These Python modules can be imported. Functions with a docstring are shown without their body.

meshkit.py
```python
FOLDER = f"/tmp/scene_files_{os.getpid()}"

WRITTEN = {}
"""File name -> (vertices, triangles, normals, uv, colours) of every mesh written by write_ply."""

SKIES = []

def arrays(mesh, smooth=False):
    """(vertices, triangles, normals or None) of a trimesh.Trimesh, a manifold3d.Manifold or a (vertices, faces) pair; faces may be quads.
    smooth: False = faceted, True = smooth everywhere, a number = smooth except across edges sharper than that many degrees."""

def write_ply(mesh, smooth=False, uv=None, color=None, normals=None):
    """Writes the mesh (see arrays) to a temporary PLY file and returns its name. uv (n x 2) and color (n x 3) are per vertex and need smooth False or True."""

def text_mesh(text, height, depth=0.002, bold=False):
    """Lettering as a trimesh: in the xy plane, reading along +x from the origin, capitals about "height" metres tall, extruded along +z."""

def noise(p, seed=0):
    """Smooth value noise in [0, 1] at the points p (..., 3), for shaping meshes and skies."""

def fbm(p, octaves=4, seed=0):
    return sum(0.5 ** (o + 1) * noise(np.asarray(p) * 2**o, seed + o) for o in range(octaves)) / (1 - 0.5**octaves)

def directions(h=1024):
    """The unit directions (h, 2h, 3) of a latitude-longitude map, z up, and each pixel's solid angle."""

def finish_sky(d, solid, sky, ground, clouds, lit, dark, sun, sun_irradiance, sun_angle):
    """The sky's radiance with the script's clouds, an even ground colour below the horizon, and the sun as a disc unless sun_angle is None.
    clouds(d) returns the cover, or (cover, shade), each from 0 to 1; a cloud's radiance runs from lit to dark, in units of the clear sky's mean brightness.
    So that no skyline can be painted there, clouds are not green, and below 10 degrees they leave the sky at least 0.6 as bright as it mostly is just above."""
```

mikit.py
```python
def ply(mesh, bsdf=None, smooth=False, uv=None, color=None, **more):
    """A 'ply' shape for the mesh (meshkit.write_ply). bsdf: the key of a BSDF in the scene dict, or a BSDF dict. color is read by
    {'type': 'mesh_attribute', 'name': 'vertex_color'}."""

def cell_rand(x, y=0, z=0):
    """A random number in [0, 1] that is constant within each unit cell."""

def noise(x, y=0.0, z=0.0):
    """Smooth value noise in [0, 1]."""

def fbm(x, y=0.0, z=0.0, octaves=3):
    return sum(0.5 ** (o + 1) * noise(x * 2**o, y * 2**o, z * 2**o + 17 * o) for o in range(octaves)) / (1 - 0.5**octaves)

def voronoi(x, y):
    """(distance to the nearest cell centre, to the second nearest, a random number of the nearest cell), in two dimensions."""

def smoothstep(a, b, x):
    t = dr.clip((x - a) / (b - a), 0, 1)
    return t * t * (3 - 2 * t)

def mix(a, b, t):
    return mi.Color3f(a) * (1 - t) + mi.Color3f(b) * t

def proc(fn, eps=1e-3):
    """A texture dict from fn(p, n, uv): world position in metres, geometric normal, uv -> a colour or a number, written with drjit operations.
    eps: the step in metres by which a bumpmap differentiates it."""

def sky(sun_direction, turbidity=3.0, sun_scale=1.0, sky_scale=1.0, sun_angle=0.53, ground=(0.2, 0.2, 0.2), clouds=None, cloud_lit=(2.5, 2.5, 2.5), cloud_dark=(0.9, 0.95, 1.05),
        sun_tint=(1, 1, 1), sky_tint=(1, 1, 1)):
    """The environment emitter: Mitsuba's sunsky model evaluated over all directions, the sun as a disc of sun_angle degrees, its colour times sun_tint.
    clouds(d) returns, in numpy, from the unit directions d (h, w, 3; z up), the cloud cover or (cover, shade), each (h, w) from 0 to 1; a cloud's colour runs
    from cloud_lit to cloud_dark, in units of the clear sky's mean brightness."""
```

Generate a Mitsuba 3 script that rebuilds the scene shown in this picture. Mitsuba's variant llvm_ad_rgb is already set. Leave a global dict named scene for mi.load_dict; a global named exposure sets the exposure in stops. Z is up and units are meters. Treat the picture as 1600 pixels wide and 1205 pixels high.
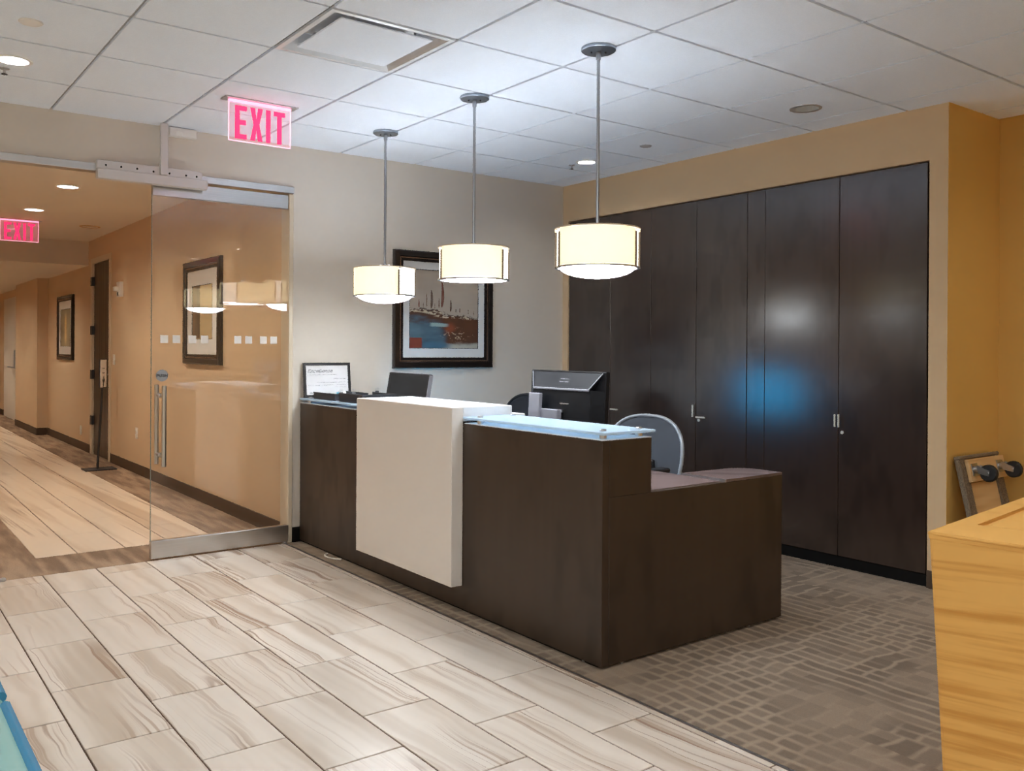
import math, numpy as np, trimesh, mitsuba as mi, drjit as dr, mikit, meshkit
from mikit import proc, noise, fbm, cell_rand, smoothstep, mix
import shapely
from shapely.geometry import Polygon, Point, box as sbox

T = mi.ScalarTransform4f
scene, labels = {}, {}

# ------------------------------------------------------------------ camera, light, exposure
exposure = 1.15
CAM = np.array([0, 0, 1.322])
yaw, pitch, roll, focal = 0.6470932, -0.0018952, 0.0057388, 1383.03
_F = np.array([math.sin(yaw), math.cos(yaw), 0]); _R = np.array([math.cos(yaw), -math.sin(yaw), 0]); _U = np.array([0, 0, 1.0])
_F2 = _F * math.cos(pitch) + _U * math.sin(pitch); _U2 = _U * math.cos(pitch) - _F * math.sin(pitch)
_U3 = _U2 * math.cos(roll) - _R * math.sin(roll)
scene['camera'] = {'type': 'perspective', 'fov': math.degrees(2 * math.atan(800 / focal)), 'fov_axis': 'x',
                   'principal_point_offset_x': 0.0, 'principal_point_offset_y': (602.5 - 548.03) / 1205,
                   'near_clip': 0.05, 'far_clip': 100.0,
                   'to_world': T().look_at(origin=CAM.tolist(), target=(CAM + _F2).tolist(), up=_U3.tolist())}
CAN = (54.0, 51.6, 48.0)          # lit downlights of the lobby
HALLCAN = (175.0, 154.0, 124.0)      # warmer downlights of the corridor
PENDUP = (8.2, 9.1, 10.2)       # unseen glowing disc inside each pendant, lighting the ceiling through the open top
DIFF = (17.5, 18.6, 19.4)            # diffuser bowl of the pendants
DRUM = (.70, .675, .59)          # lit inner drum
FILL_PANEL = (3.9, 4.1, 4.2)           # added fill panels in the lobby ceiling, behind the camera
SCREEN = (0.08, 1.4, 2.9)        # blue screen facing the cabinets
EXITRED = (0.62, 0.016, 0.075)

CEIL, WY, CX = 2.692, 5.70, 4.84
GX, GY, GS = 0.954, 4.505, 0.6096      # ceiling grid

# ------------------------------------------------------------------ helpers
def key(name):
    if not any(k == name or k.startswith(name + '__') for k in list(scene) + list(labels)):
        return name
    i = 1
    while any(k == f'{name}_{i:03d}' or k.startswith(f'{name}_{i:03d}__') for k in list(scene) + list(labels)):
        i += 1
    return f'{name}_{i:03d}'

_count = {}
def pkey(parent, name):
    full = parent + '__' + name
    n = _count.get(full, -1) + 1
    _count[full] = n
    return full if n == 0 else f'{full}_{n:03d}'

def thing(name, label, cat=None, group=None, kind=None):
    k = key(name)
    d = {'label': label}
    if cat: d['category'] = cat
    if group: d['group'] = group
    if kind: d['kind'] = kind
    labels[k] = d
    return k

def struct(name, label):
    return thing(name, label, None, None, 'structure')

def shp(mesh, bsdf, smooth=False, emit=None, **kw):
    d = mikit.ply(mesh, bsdf, smooth=smooth, **kw)
    if emit is not None:
        d['emitter'] = {'type': 'area', 'radiance': {'type': 'rgb', 'value': list(map(float, emit))}}
    return d

def put(k, mesh, bsdf, smooth=False, emit=None, **kw):
    scene[k] = shp(mesh, bsdf, smooth, emit, **kw)
    return k

def part(parent, name, mesh, bsdf, smooth=False, emit=None, label=None, kind=None, **kw):
    k = pkey(parent, name)
    scene[k] = shp(mesh, bsdf, smooth, emit, **kw)
    if label or kind:
        labels[k] = {}
        if label: labels[k]['label'] = label
        if kind: labels[k]['kind'] = kind
    return k

cat = trimesh.util.concatenate

def box(x0, x1, y0, y1, z0, z1, c=0.0):
    x0, x1 = sorted((x0, x1)); y0, y1 = sorted((y0, y1)); z0, z1 = sorted((z0, z1))
    if c <= 0:
        m = trimesh.creation.box(extents=(x1 - x0, y1 - y0, z1 - z0))
        m.apply_translation(((x0 + x1) / 2, (y0 + y1) / 2, (z0 + z1) / 2))
        return m
    c = min(c, (x1 - x0) / 2.1, (y1 - y0) / 2.1, (z1 - z0) / 2.1)
    P = []
    for x, sx in ((x0, 1), (x1, -1)):
        for y, sy in ((y0, 1), (y1, -1)):
            for z, sz in ((z0, 1), (z1, -1)):
                P += [(x, y + sy * c, z + sz * c), (x + sx * c, y, z + sz * c), (x + sx * c, y + sy * c, z)]
    return trimesh.Trimesh(np.array(P)).convex_hull

def rbox(x0, x1, y0, y1, z0, z1, r, n=5):
    """rounded box: hull of eight small spheres"""
    s = trimesh.creation.uv_sphere(radius=r, count=(2 * n, 4 * n)).vertices
    P = [s + (x, y, z) for x in (x0 + r, x1 - r) for y in (y0 + r, y1 - r) for z in (z0 + r, z1 - r)]
    return trimesh.Trimesh(np.vstack(P)).convex_hull

def frame_to(p0, p1):
    p0, p1 = np.asarray(p0, float), np.asarray(p1, float)
    d = p1 - p0; L = np.linalg.norm(d); d /= L
    a = np.cross(d, [0, 0, 1] if abs(d[2]) < .9 else [1, 0, 0]); a /= np.linalg.norm(a)
    b = np.cross(d, a)
    M = np.eye(4); M[:3, 0], M[:3, 1], M[:3, 2], M[:3, 3] = a, b, d, p0
    return M, L

def lathe(prof, n=40, at=(0, 0, 0)):
    """closed or open profile (r, z) revolved about z"""
    prof = np.asarray(prof, float)
    ang = np.linspace(0, 2 * np.pi, n, endpoint=False)
    V = np.stack([np.outer(prof[:, 0], np.cos(ang)), np.outer(prof[:, 0], np.sin(ang)), np.repeat(prof[:, 1:], n, 1)], -1).reshape(-1, 3)
    F = []
    for i in range(len(prof) - 1):
        for j in range(n):
            a, b = i * n + j, i * n + (j + 1) % n
            F += [(a, b, b + n), (a, b + n, a + n)]
    m = trimesh.Trimesh(V, F, process=False)
    m.merge_vertices(); m.update_faces(m.nondegenerate_faces()); m.apply_translation(at)
    return m

def cyl(p0, p1, r, n=20, c=0.0, r1=None):
    M, L = frame_to(p0, p1)
    r1 = r if r1 is None else r1
    pr = [(0, 0), (r, 0), (r1, L), (0, L)] if c <= 0 else [(0, 0), (r - c, 0), (r, c), (r1, L - c), (r1 - c, L), (0, L)]
    m = lathe(pr, n); m.apply_transform(M)
    return m

def tube(path, r, n=8, closed=False):
    path = np.asarray(path, float)
    rr = np.broadcast_to(r, (len(path),))
    tang = np.gradient(path, axis=0)
    if closed: tang = np.roll(path, -1, 0) - np.roll(path, 1, 0)
    tang /= np.linalg.norm(tang, axis=1, keepdims=True)
    up = np.array([0.0, 0, 1]) if abs(tang[0][2]) < .9 else np.array([1.0, 0, 0])
    V = []
    u = np.cross(tang[0], up); u /= np.linalg.norm(u)
    for p, t, q in zip(path, tang, rr):
        u = u - t * (u @ t); u /= np.linalg.norm(u); w = np.cross(t, u)
        for a in np.linspace(0, 2 * np.pi, n, endpoint=False):
            V.append(p + q * (math.cos(a) * u + math.sin(a) * w))
    F = []
    L = len(path)
    for i in range(L if closed else L - 1):
        i2 = (i + 1) % L
        for j in range(n):
            a, b, c, d = i * n + j, i * n + (j + 1) % n, i2 * n + (j + 1) % n, i2 * n + j
            F += [(a, b, c), (a, c, d)]
    if not closed:
        V += [path[0], path[-1]]
        for j in range(n):
            F += [(L * n, (j + 1) % n, j), (L * n + 1, (L - 1) * n + j, (L - 1) * n + (j + 1) % n)]
    m = trimesh.Trimesh(np.array(V), F, process=False)
    m.fix_normals()
    return m

def ext(poly, h, z=0.0):
    m = trimesh.creation.extrude_polygon(poly, h, engine='earcut')
    m.apply_translation((0, 0, z))
    return m

def rectframe(w, h, prof):
    """picture-frame moulding in the xy plane (z out): prof = closed list of (inset, depth)"""
    V, F = [], []
    n = len(prof)
    for i, d in prof:
        V += [(-w / 2 + i, -h / 2 + i, d), (w / 2 - i, -h / 2 + i, d), (w / 2 - i, h / 2 - i, d), (-w / 2 + i, h / 2 - i, d)]
    for a in range(n):
        b = (a + 1) % n
        for k in range(4):
            l = (k + 1) % 4
            F += [(a * 4 + k, a * 4 + l, b * 4 + l), (a * 4 + k, b * 4 + l, b * 4 + k)]
    m = trimesh.Trimesh(np.array(V, float), F, process=False)
    m.fix_normals()
    return m

def wallM(cx, cy, cz, face):
    """local (u right, v up, w out) -> world for a wall seen from the room; face '-y' or '-x'"""
    M = np.eye(4); M[:3, 3] = (cx, cy, cz)
    if face == '-y': M[:3, :3] = np.array([[1, 0, 0], [0, 0, -1], [0, 1, 0]])
    if face == '-x': M[:3, :3] = np.array([[0, 0, -1], [-1, 0, 0], [0, 1, 0]])
    if face == '+x': M[:3, :3] = np.array([[0, 0, 1], [1, 0, 0], [0, 1, 0]])
    return M

def tf(m, M):
    m = m.copy(); m.apply_transform(M); return m

def shift(m, *v):
    m = m.copy(); m.apply_translation(v); return m

def rotz(m, deg, at=(0, 0, 0)):
    m = m.copy(); m.apply_transform(trimesh.transformations.rotation_matrix(math.radians(deg), (0, 0, 1), at)); return m

# ------------------------------------------------------------------ materials
def P(name, rgb, rough=.5, metal=0., spec=.5, two=True, **kw):
    b = {'type': 'principled', 'base_color': {'type': 'rgb', 'value': list(rgb)} if not isinstance(rgb, dict) else rgb,
         'roughness': rough, 'metallic': metal, 'specular': spec, **kw}
    scene[name] = {'type': 'twosided', 'bsdf': b} if two else b
    return name

def s2l(*c):
    return [((v / 255) / 12.92 if v / 255 <= .04045 else ((v / 255 + .055) / 1.055) ** 2.4) for v in c]

def tile_fn(p, n, uv):
    px, py = p.x, p.y
    col = dr.floor((px - 0.6345) / 0.2857)
    odd = col - 2 * dr.floor(col / 2)
    row = dr.floor((py - .7775 + odd * .3026) / .594)
    r1, r2, r3 = cell_rand(col, row, 1), cell_rand(col, row, 2), cell_rand(col, row, 3)
    x = px * 9 + r1 * 40; y = py * 1.1 + r2 * 40
    sl = .03 + .07 * (r2 - .3)
    q = px + py * sl + .055 * (fbm(py * 2.2 + r1 * 20, px * 4, r2 * 9, 3) - .5) + .016 * (noise(py * 9 + r3 * 30, px * 14, 3) - .5)
    broad = fbm(q * 13 + r1 * 50, py * .55 + r3 * 20, r2 * 30, 3)
    fine = fbm(q * 80 + r1 * 70, py * 1.0 + r2 * 20, r3 * 30, 3)
    zone = smoothstep(.46, .70, fbm(q * 9 + r3 * 60, py * .7 + r1 * 20, 5, 2))
    base = mix(s2l(216, 206, 195), s2l(202, 190, 177), smoothstep(.3, .7, broad))
    c = mix(base, s2l(180, 162, 144), smoothstep(.50, .74, broad) * .5)
    c = mix(c, s2l(164, 140, 120), smoothstep(.50, .68, fine) * zone * .7)
    thin = smoothstep(.040, .008, dr.abs(noise(q * 30 + r2 * 40, py * .5 + r1 * 9, r3 * 9) - .5))
    c = mix(c, s2l(140, 112, 92), thin * zone * .7)
    return c * (.95 + .07 * r3)
P('tile_mat', proc(lambda p, n, uv: tile_fn(p, n, uv)), rough=.28, spec=.45)
def hall_tile_fn(p, n, uv):
    q = p.x + p.y * .05
    a = fbm(q * 11, p.y * .45, 3, 3); f = fbm(q * 30, p.y * .6, 8, 3)
    c = mix(s2l(220, 206, 190), s2l(190, 170, 150), smoothstep(.45, .75, a) * .8)
    return mix(c, s2l(150, 124, 104), smoothstep(.56, .74, f) * smoothstep(.45, .7, noise(q * 6, p.y * .8, 2)) * .6)
P('hall_tile_mat', proc(hall_tile_fn), rough=.22, spec=.5)
P('grout_mat', s2l(84, 64, 52), rough=.9)

def carpet_fn(p, n, uv):
    x = p.x + .014 * (fbm(p.y * 6, p.x * 4, 2) - .5) * 2; y = p.y + .020 * (fbm(p.x * 7, p.y * 5, 7) - .5) * 2
    cx = x / .066
    row = dr.floor(cx)
    ln = .078 + .03 * cell_rand(dr.floor(row / 2), 3)
    cy = y / ln
    fx, fy = cx - dr.floor(cx), cy - dr.floor(cy)
    dx, dy = dr.minimum(fx, 1 - fx) * .066, dr.minimum(fy, 1 - fy) * ln
    e1 = smoothstep(.018, .002, dx) * smoothstep(.30, .56, fbm(p.x * 5, p.y * 2.2, 11, 2)); e2 = smoothstep(.017, .002, dy) * smoothstep(.34, .54, fbm(p.x * 2.5, p.y * 4, 17, 2))
    edge = 1 - (1 - e1) * (1 - e2)
    r = cell_rand(row, dr.floor(cy), 9)
    patch = smoothstep(.38, .58, fbm(x * 2.8, y * 2.2, 3, 3))
    c = mix(s2l(114, 101, 89), s2l(140, 125, 110), smoothstep(.2, .9, r) * .55 + (1 - patch) * .55)
    c = mix(c, s2l(158, 143, 126), edge * (.2 + .55 * patch))
    return c * (.93 + .14 * noise(p.x * 420, p.y * 420))
P('carpet_mat', proc(carpet_fn), rough=.95, spec=.1)

def hallcarpet_fn(p, n, uv):
    a = fbm(p.x * 22, p.y * 3.0, 1, 3); b = fbm(p.x * 5, p.y * 1.2, 6, 3)
    c = mix(s2l(122, 102, 86), s2l(158, 136, 116), smoothstep(.32, .72, a * .6 + b * .4))
    return c * (.88 + .24 * noise(p.x * 300, p.y * 300))
P('hall_carpet_mat', proc(hallcarpet_fn), rough=.95, spec=.1)

def paint(name, rgb, rough=.75):
    base = s2l(*rgb)
    P(name, proc(lambda p, n, uv, b=base: mi.Color3f(b) * (.975 + .05 * fbm(p.x * 2 + p.y * 1.3, p.z * 2 + p.y, 3, 3))), rough=rough, spec=.25)
paint('wall_white', (217, 209, 198))
paint('wall_tan', (216, 186, 148))
paint('wall_ochre', (218, 176, 100))  # yellower tone for the niche wall and its return
paint('wall_hall', (213, 187, 156))
paint('hall_ceiling_mat', (222, 211, 194))
paint('lobby_paint', (216, 204, 186))
def ctile_fn(p, n, uv):
    return mi.Color3f(s2l(230, 239, 250)) * (.965 + .05 * noise(p.x * 300, p.y * 300))  # cool cast of the light put into the tile white
P('ceiling_tile_mat', proc(ctile_fn), rough=.95, spec=.1)
P('ceiling_grid_mat', s2l(168, 168, 170), rough=.6)  # white grid greyed: shade of the tile grooves put into the colour
P('white_plastic', s2l(232, 230, 226), rough=.4)
P('off_white_trim', s2l(212, 198, 176), rough=.45)
P('base_dark', s2l(78, 62, 48), rough=.5)
P('black_base', s2l(12, 10, 9), rough=.6, spec=.2)

def wood(name, a, b, rough, spec, vert=True):
    a, b = s2l(*a), s2l(*b)
    def fn(p, n, uv, a=a, b=b):
        h = p.x + p.y
        g = fbm(h * 2.2, p.z * 1.1 + p.y, 1, 3) * .8 + noise(h * 50, p.z * 2.0, 5) * .2
        m = smoothstep(.50, .78, fbm(h * 9, p.z * 4, 9, 3))
        return mix(b, a, g) * (1 - .26 * m)
    P(name, proc(fn), rough=rough, spec=spec)
wood('desk_wood', (66, 53, 42), (54, 42, 33), .42, .4)
wood('cabinet_wood', (58, 45, 39), (44, 33, 28), .21, .95)
wood('work_wood', (112, 94, 92), (98, 82, 80), .38, .5)
def redwood_fn(p, n, uv):
    return mix(s2l(58, 48, 40), s2l(78, 66, 54), noise((p.x + p.y) * 40, p.z * 1.5))
P('hall_door_mat', proc(redwood_fn), rough=.38, spec=.5)
P('panel_white', s2l(226, 220, 213), rough=.38, spec=.45)
P('panel_white_cool', s2l(228, 231, 234), rough=.35, spec=.45)  # cooler copy of the panel white, bluish light from above put into it
P('ledge_white', s2l(226, 230, 234), rough=.5)
scene['glass_frost'] = {'type': 'principledthin', 'base_color': {'type': 'rgb', 'value': s2l(212, 228, 240)}, 'roughness': .12, 'diff_trans': 1.0, 'eta': 1.5, 'spec_trans': 0.0}
P('glass_edge', s2l(205, 232, 238), rough=.15)
def brushed(p, n, uv):
    return mi.Color3f(s2l(204, 203, 202)) * (.97 + .06 * noise(p.z * 260, (p.x + p.y) * 3))
P('steel', proc(brushed), rough=.24, metal=1.)
P('chrome', s2l(214, 213, 212), rough=.12, metal=1.)
P('satin', s2l(190, 190, 192), rough=.34, metal=1.)
P('canopy_metal', s2l(150, 158, 168), rough=.38, metal=1.)
P('post_metal', s2l(120, 106, 90), rough=.5)
P('stem_metal', s2l(160, 164, 170), rough=.30, metal=1.)
P('alu', s2l(214, 212, 210), rough=.45, metal=.35)
P('vent_white', s2l(222, 226, 230), rough=.3, metal=.25)
P('glass_side', s2l(120, 128, 122), rough=.3)
P('black_plastic', s2l(30, 30, 32), rough=.38)
P('dark_grey', s2l(52, 52, 56), rough=.4)
P('monitor_back', s2l(30, 31, 36), rough=.5, spec=.12)
P('monitor_low', s2l(16, 16, 18), rough=.4, spec=.15)
P('screen_black', s2l(13, 12, 13), rough=.4, spec=.1)
P('black_mesh', s2l(30, 31, 36), rough=.5)
P('hole', s2l(14, 13, 12), rough=.8)
P('screen_off', s2l(14, 15, 18), rough=.12)
P('silver_plastic', s2l(138, 139, 148), rough=.35, metal=.4)
P('frame_black', s2l(26, 21, 20), rough=.22, spec=.5)
P('frame_bronze', s2l(142, 116, 98), rough=.25, metal=.8)
P('mat_board', s2l(222, 222, 220), rough=.85)
P('paper', s2l(236, 236, 238), rough=.8)
P('ink', s2l(70, 72, 78), rough=.8)
P('ink_light', s2l(140, 140, 146), rough=.8)
P('teal_card', s2l(70, 140, 160), rough=.6)
P('rubber', s2l(24, 24, 25), rough=.55)
P('zinc', s2l(190, 190, 190), rough=.3, metal=1.)
P('handle_silver', s2l(222, 220, 214), rough=.4, metal=.35)
P('frost_square', s2l(228, 224, 218), rough=.6)
P('push_grey', s2l(140, 140, 142), rough=.6)
P('cable_white', s2l(228, 224, 216), rough=.5)
P('chair_frame', s2l(150, 154, 160), rough=.35, metal=.3)
P('chair_mesh', s2l(58, 62, 70), rough=.7)
P('can_reflector', s2l(210, 210, 208), rough=.3, metal=.35)
P('lamp_white', s2l(240, 240, 236), rough=.5)
P('red_letter', s2l(255, 60, 110), rough=.5)
scene['clear_glass'] = {'type': 'thindielectric', 'int_ior': 1.8}
scene['picture_glass'] = {'type': 'thindielectric', 'int_ior': 1.35}
scene['acrylic'] = {'type': 'thindielectric', 'int_ior': 1.4}
scene['shade_fabric'] = {'type': 'principledthin', 'base_color': {'type': 'rgb', 'value': s2l(250, 240, 212)}, 'roughness': .8, 'diff_trans': 1.1, 'eta': 1.2}
def yellow_fn(p, n, uv):
    h = p.x * .8 + p.y
    s = fbm(h * 2.4, p.z * 34 + h * 3.0, 2, 4) * .6 + .4 * fbm(h * 5, p.z * 110 + h * 6, 5, 3)
    t = fbm(p.x * 14, p.y * 8, 4, 3)
    g = dr.select(dr.abs(n.z) > .5, t * .35 + .42, s)  # upward faces paler: light from above put into the colour, streaks softened
    return mix(s2l(186, 130, 58), s2l(212, 162, 88), smoothstep(.18, .62, g))
P('yellow_fabric', proc(yellow_fn), rough=.6, spec=.3, sheen=.3)
P('teal_vinyl', s2l(130, 172, 168), rough=.36, spec=.45)
P('teal_edge_sheen', s2l(52, 124, 160), rough=.4)  # blue reflection on the rounded edge put into the colour
def rug_fn(p, n, uv):
    return mix(s2l(88, 76, 62), s2l(140, 124, 104), noise(p.x * 160, p.z * 160, p.y * 160))
P('carpet_wrap', proc(rug_fn), rough=.95)
def pine_fn(p, n, uv):
    return mix(s2l(204, 164, 112), s2l(222, 188, 140), noise(p.x * 4 + 3, p.z * 50))
P('pine', proc(pine_fn), rough=.6)

# ------------------------------------------------------------------ setting: floor
XE = 2.385      # where the tile field meets the carpet
fl = struct('floor', 'stone-look tile floor with grey carpet beyond the metal edge strip')
part(fl, 'grout', cat([box(-3, XE, -4, 5.72, -.06, -.004), box(.95, 2.08, 6.18, 20.2, -.06, -.004)]), 'grout_mat')
G = .003
def tile(x0, x1, y0, y1, mat='tile_mat'):
    if x1 - x0 < .02 or y1 - y0 < .02: return
    part(fl, 'tile', box(x0 + G, x1 - G, y0 + G, y1 - G, -.01, 0, .0015), mat)
ncol = 0
for c in range(-6, 6):
    x0 = .6345 + .2857 * c; x1 = x0 + .2857
    off = .7775 - (.3026 if c % 2 else 0)
    for r in range(-4, 10):
        y0 = off + .594 * r; y1 = y0 + .594
        y0, y1 = max(y0, -.5), min(y1, 5.70)
        if y1 < y0 + .02: continue
        tile(x0, x1, y0, y1)
for r in range(-3, 6):
    y0 = .55 + 1.19 * r
    tile(2.349, XE - .004, max(y0, -.5), min(y0 + 1.19, 5.70))
part(fl, 'tile_field', box(-3, 2.38, -4, -.5, -.01, 0), 'tile_mat', kind='stuff')
part(fl, 'tile_field', box(-3, .6345 - .2857 * 6, -.5, 5.70, -.01, 0), 'tile_mat', kind='stuff')
HX = [.96, 1.201, 1.487, 1.773, 2.075]
for i in range(4):
    for r in range(12):
        y0 = 6.18 + 1.19 * r - (.55 if i % 2 else 0)
        tile(HX[i], HX[i + 1], max(y0, 6.18), min(y0 + 1.19, 20.2), 'hall_tile_mat')
part(fl, 'edge_strip', box(XE - .003, XE + .006, -2.5, 5.70, -.01, .0015), 'satin', label='thin metal strip between tile and carpet')
part(fl, 'carpet', box(XE + .006, 5.6, -4, 5.72, -.05, .0), 'carpet_mat', label='grey brown patterned office carpet')
part(fl, 'carpet', cat([box(-.4, 2.46, 5.70, 6.18, -.05, 0), box(-.4, .96, 6.18, 20.3, -.05, 0), box(2.075, 2.75, 6.18, 20.3, -.05, 0)]), 'hall_carpet_mat',
     label='streaky brown carpet border of the corridor')

# ------------------------------------------------------------------ setting: ceiling
ce = struct('ceiling', 'white suspended tile ceiling in a square grid')
part(ce, 'backing', box(-3, 5.6, -4, 5.72, CEIL + .012, CEIL + .06), 'ceiling_grid_mat')
holes = [(4.33, 4.84, .066), (4.34, 3.0, .076), (.645, 4.83, .072)]
unseen_cans = [(x, y) for x in (-2.0, .645, 2.5, 4.34) for y in (1.17, -.66, -2.49)] + [(-2.0, 4.83), (-2.0, 3.0), (5.1, 1.17)]  # unseen downlights lighting the lobby, the last one lighting the niche
FILL_SPOTS = [(-1, -7), (-5, -9), (-2, -11), (-4, -4), (-5, -6), (-5, -12)]  # ceiling cells of the added fill panels
unseen_cans = [c for c in unseen_cans if not any(GX + GS * i - .1 < c[0] < GX + GS * (i + 2) + .1 and GY + GS * j - .1 < c[1] < GY + GS * (j + 1) + .1 for i, j in FILL_SPOTS)]
holes += [(x, y, .072) for x, y in unseen_cans]
VENT = (GX + GS, GX + 2 * GS, GY - 2 * GS, GY - GS)     # cell of the air diffuser
FILL_CELLS = set()
for i, j in FILL_SPOTS: FILL_CELLS |= {(i, j), (i + 1, j)}
GAP = .0075
for i in range(-7, 8):
    for j in range(-14, 2):
        x0, x1, y0, y1 = GX + GS * i, GX + GS * (i + 1), GY + GS * j, GY + GS * (j + 1)
        if (i, j) == (1, -2) or (i, j) in FILL_CELLS: continue
        x1 = min(x1, 5.43)
        y1 = min(y1, WY)
        X0, Y0 = max(x0 + GAP, -3), max(y0 + GAP, -4)
        X1 = x1 - (GAP if x1 < 5.43 else 0); Y1 = y1 - (GAP if y1 < WY else 0)
        if Y0 > 2.45 and X1 > CX: X1 = CX
        if X1 - X0 < .02 or Y1 - Y0 < .02: continue
        pts = [h for h in holes if X0 < h[0] < X1 and Y0 < h[1] < Y1]
        if pts:
            poly = sbox(X0, Y0, X1, Y1)
            for h in pts: poly = poly.difference(Point(h[0], h[1]).buffer(h[2], 24))
            part(ce, 'tile', ext(poly, .014, CEIL), 'ceiling_tile_mat')
        else:
            part(ce, 'tile', box(X0, X1, Y0, Y1, CEIL, CEIL + .014, .002), 'ceiling_tile_mat')

# ------------------------------------------------------------------ setting: walls
HZ = 2.385     # top of the door opening
w = struct('wall_back', 'white painted wall behind the reception desk, open at the glass door')
put(w, cat([box(2.43, CX, WY, WY + .12, 0, CEIL + .05), box(-3, 2.43, WY, WY + .12, 2.408, CEIL + .05), box(-3, -.4, WY, WY + .12, 0, 2.42)]), 'wall_white')
w = struct('wall_right', 'tan painted wall framing the built-in cabinets')
put(w, cat([box(CX, 5.46, 2.44, WY + .12, 2.392, CEIL + .05), box(CX, 5.46, 5.632, WY + .12, 0, 2.4),
            box(CX, 5.46, 2.44, 2.545, 0, 2.4), box(5.30, 5.46, 2.5, 5.7, 0, 2.4)]), 'wall_tan')
w = struct('wall_niche', 'ochre side wall beyond the cabinet corner')
put(w, cat([box(5.44, 5.6, -4, 2.5, 0, CEIL + .05), box(CX + .001, 5.44, 2.437, 2.4395, 0, CEIL + .05)]), 'wall_ochre')
w = struct('wall_lobby', 'beige painted walls of the lobby behind the viewer')
put(w, cat([box(-3.1, -3, -4, 5.8, 0, CEIL + .05), box(-3.1, 5.6, -4.1, -4, 0, CEIL + .05)]), 'lobby_paint')
XR = 2.446
w = struct('wall_corridor_right', 'tan corridor wall beyond the glass door')
put(w, cat([box(XR, XR + .2, 5.82, 10.90, 0, 2.75), box(XR, XR + .2, 11.78, 14.75, 0, 2.75), box(XR, XR + .2, 10.90, 11.78, 2.36, 2.75),
            box(2.30, XR + .2, 14.75, 16.8, 0, 2.75), box(XR, XR + .2, 16.8, 20.3, 0, 2.75), box(XR + .1, XR + .2, 10.9, 11.8, 0, 2.4)]), 'wall_hall')
w = struct('wall_corridor_left', 'tan corridor wall on the left, out of view, placed to bounce the corridor light')
put(w, box(-.5, -.4, 5.82, 20.3, 0, 2.75), 'wall_hall')  # unseen wall, placed to bounce light in the corridor
w = struct('wall_corridor_end', 'tan wall closing the far end of the corridor')
put(w, box(-.5, 2.75, 20.2, 20.3, 0, 2.75), 'wall_hall')
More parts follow.
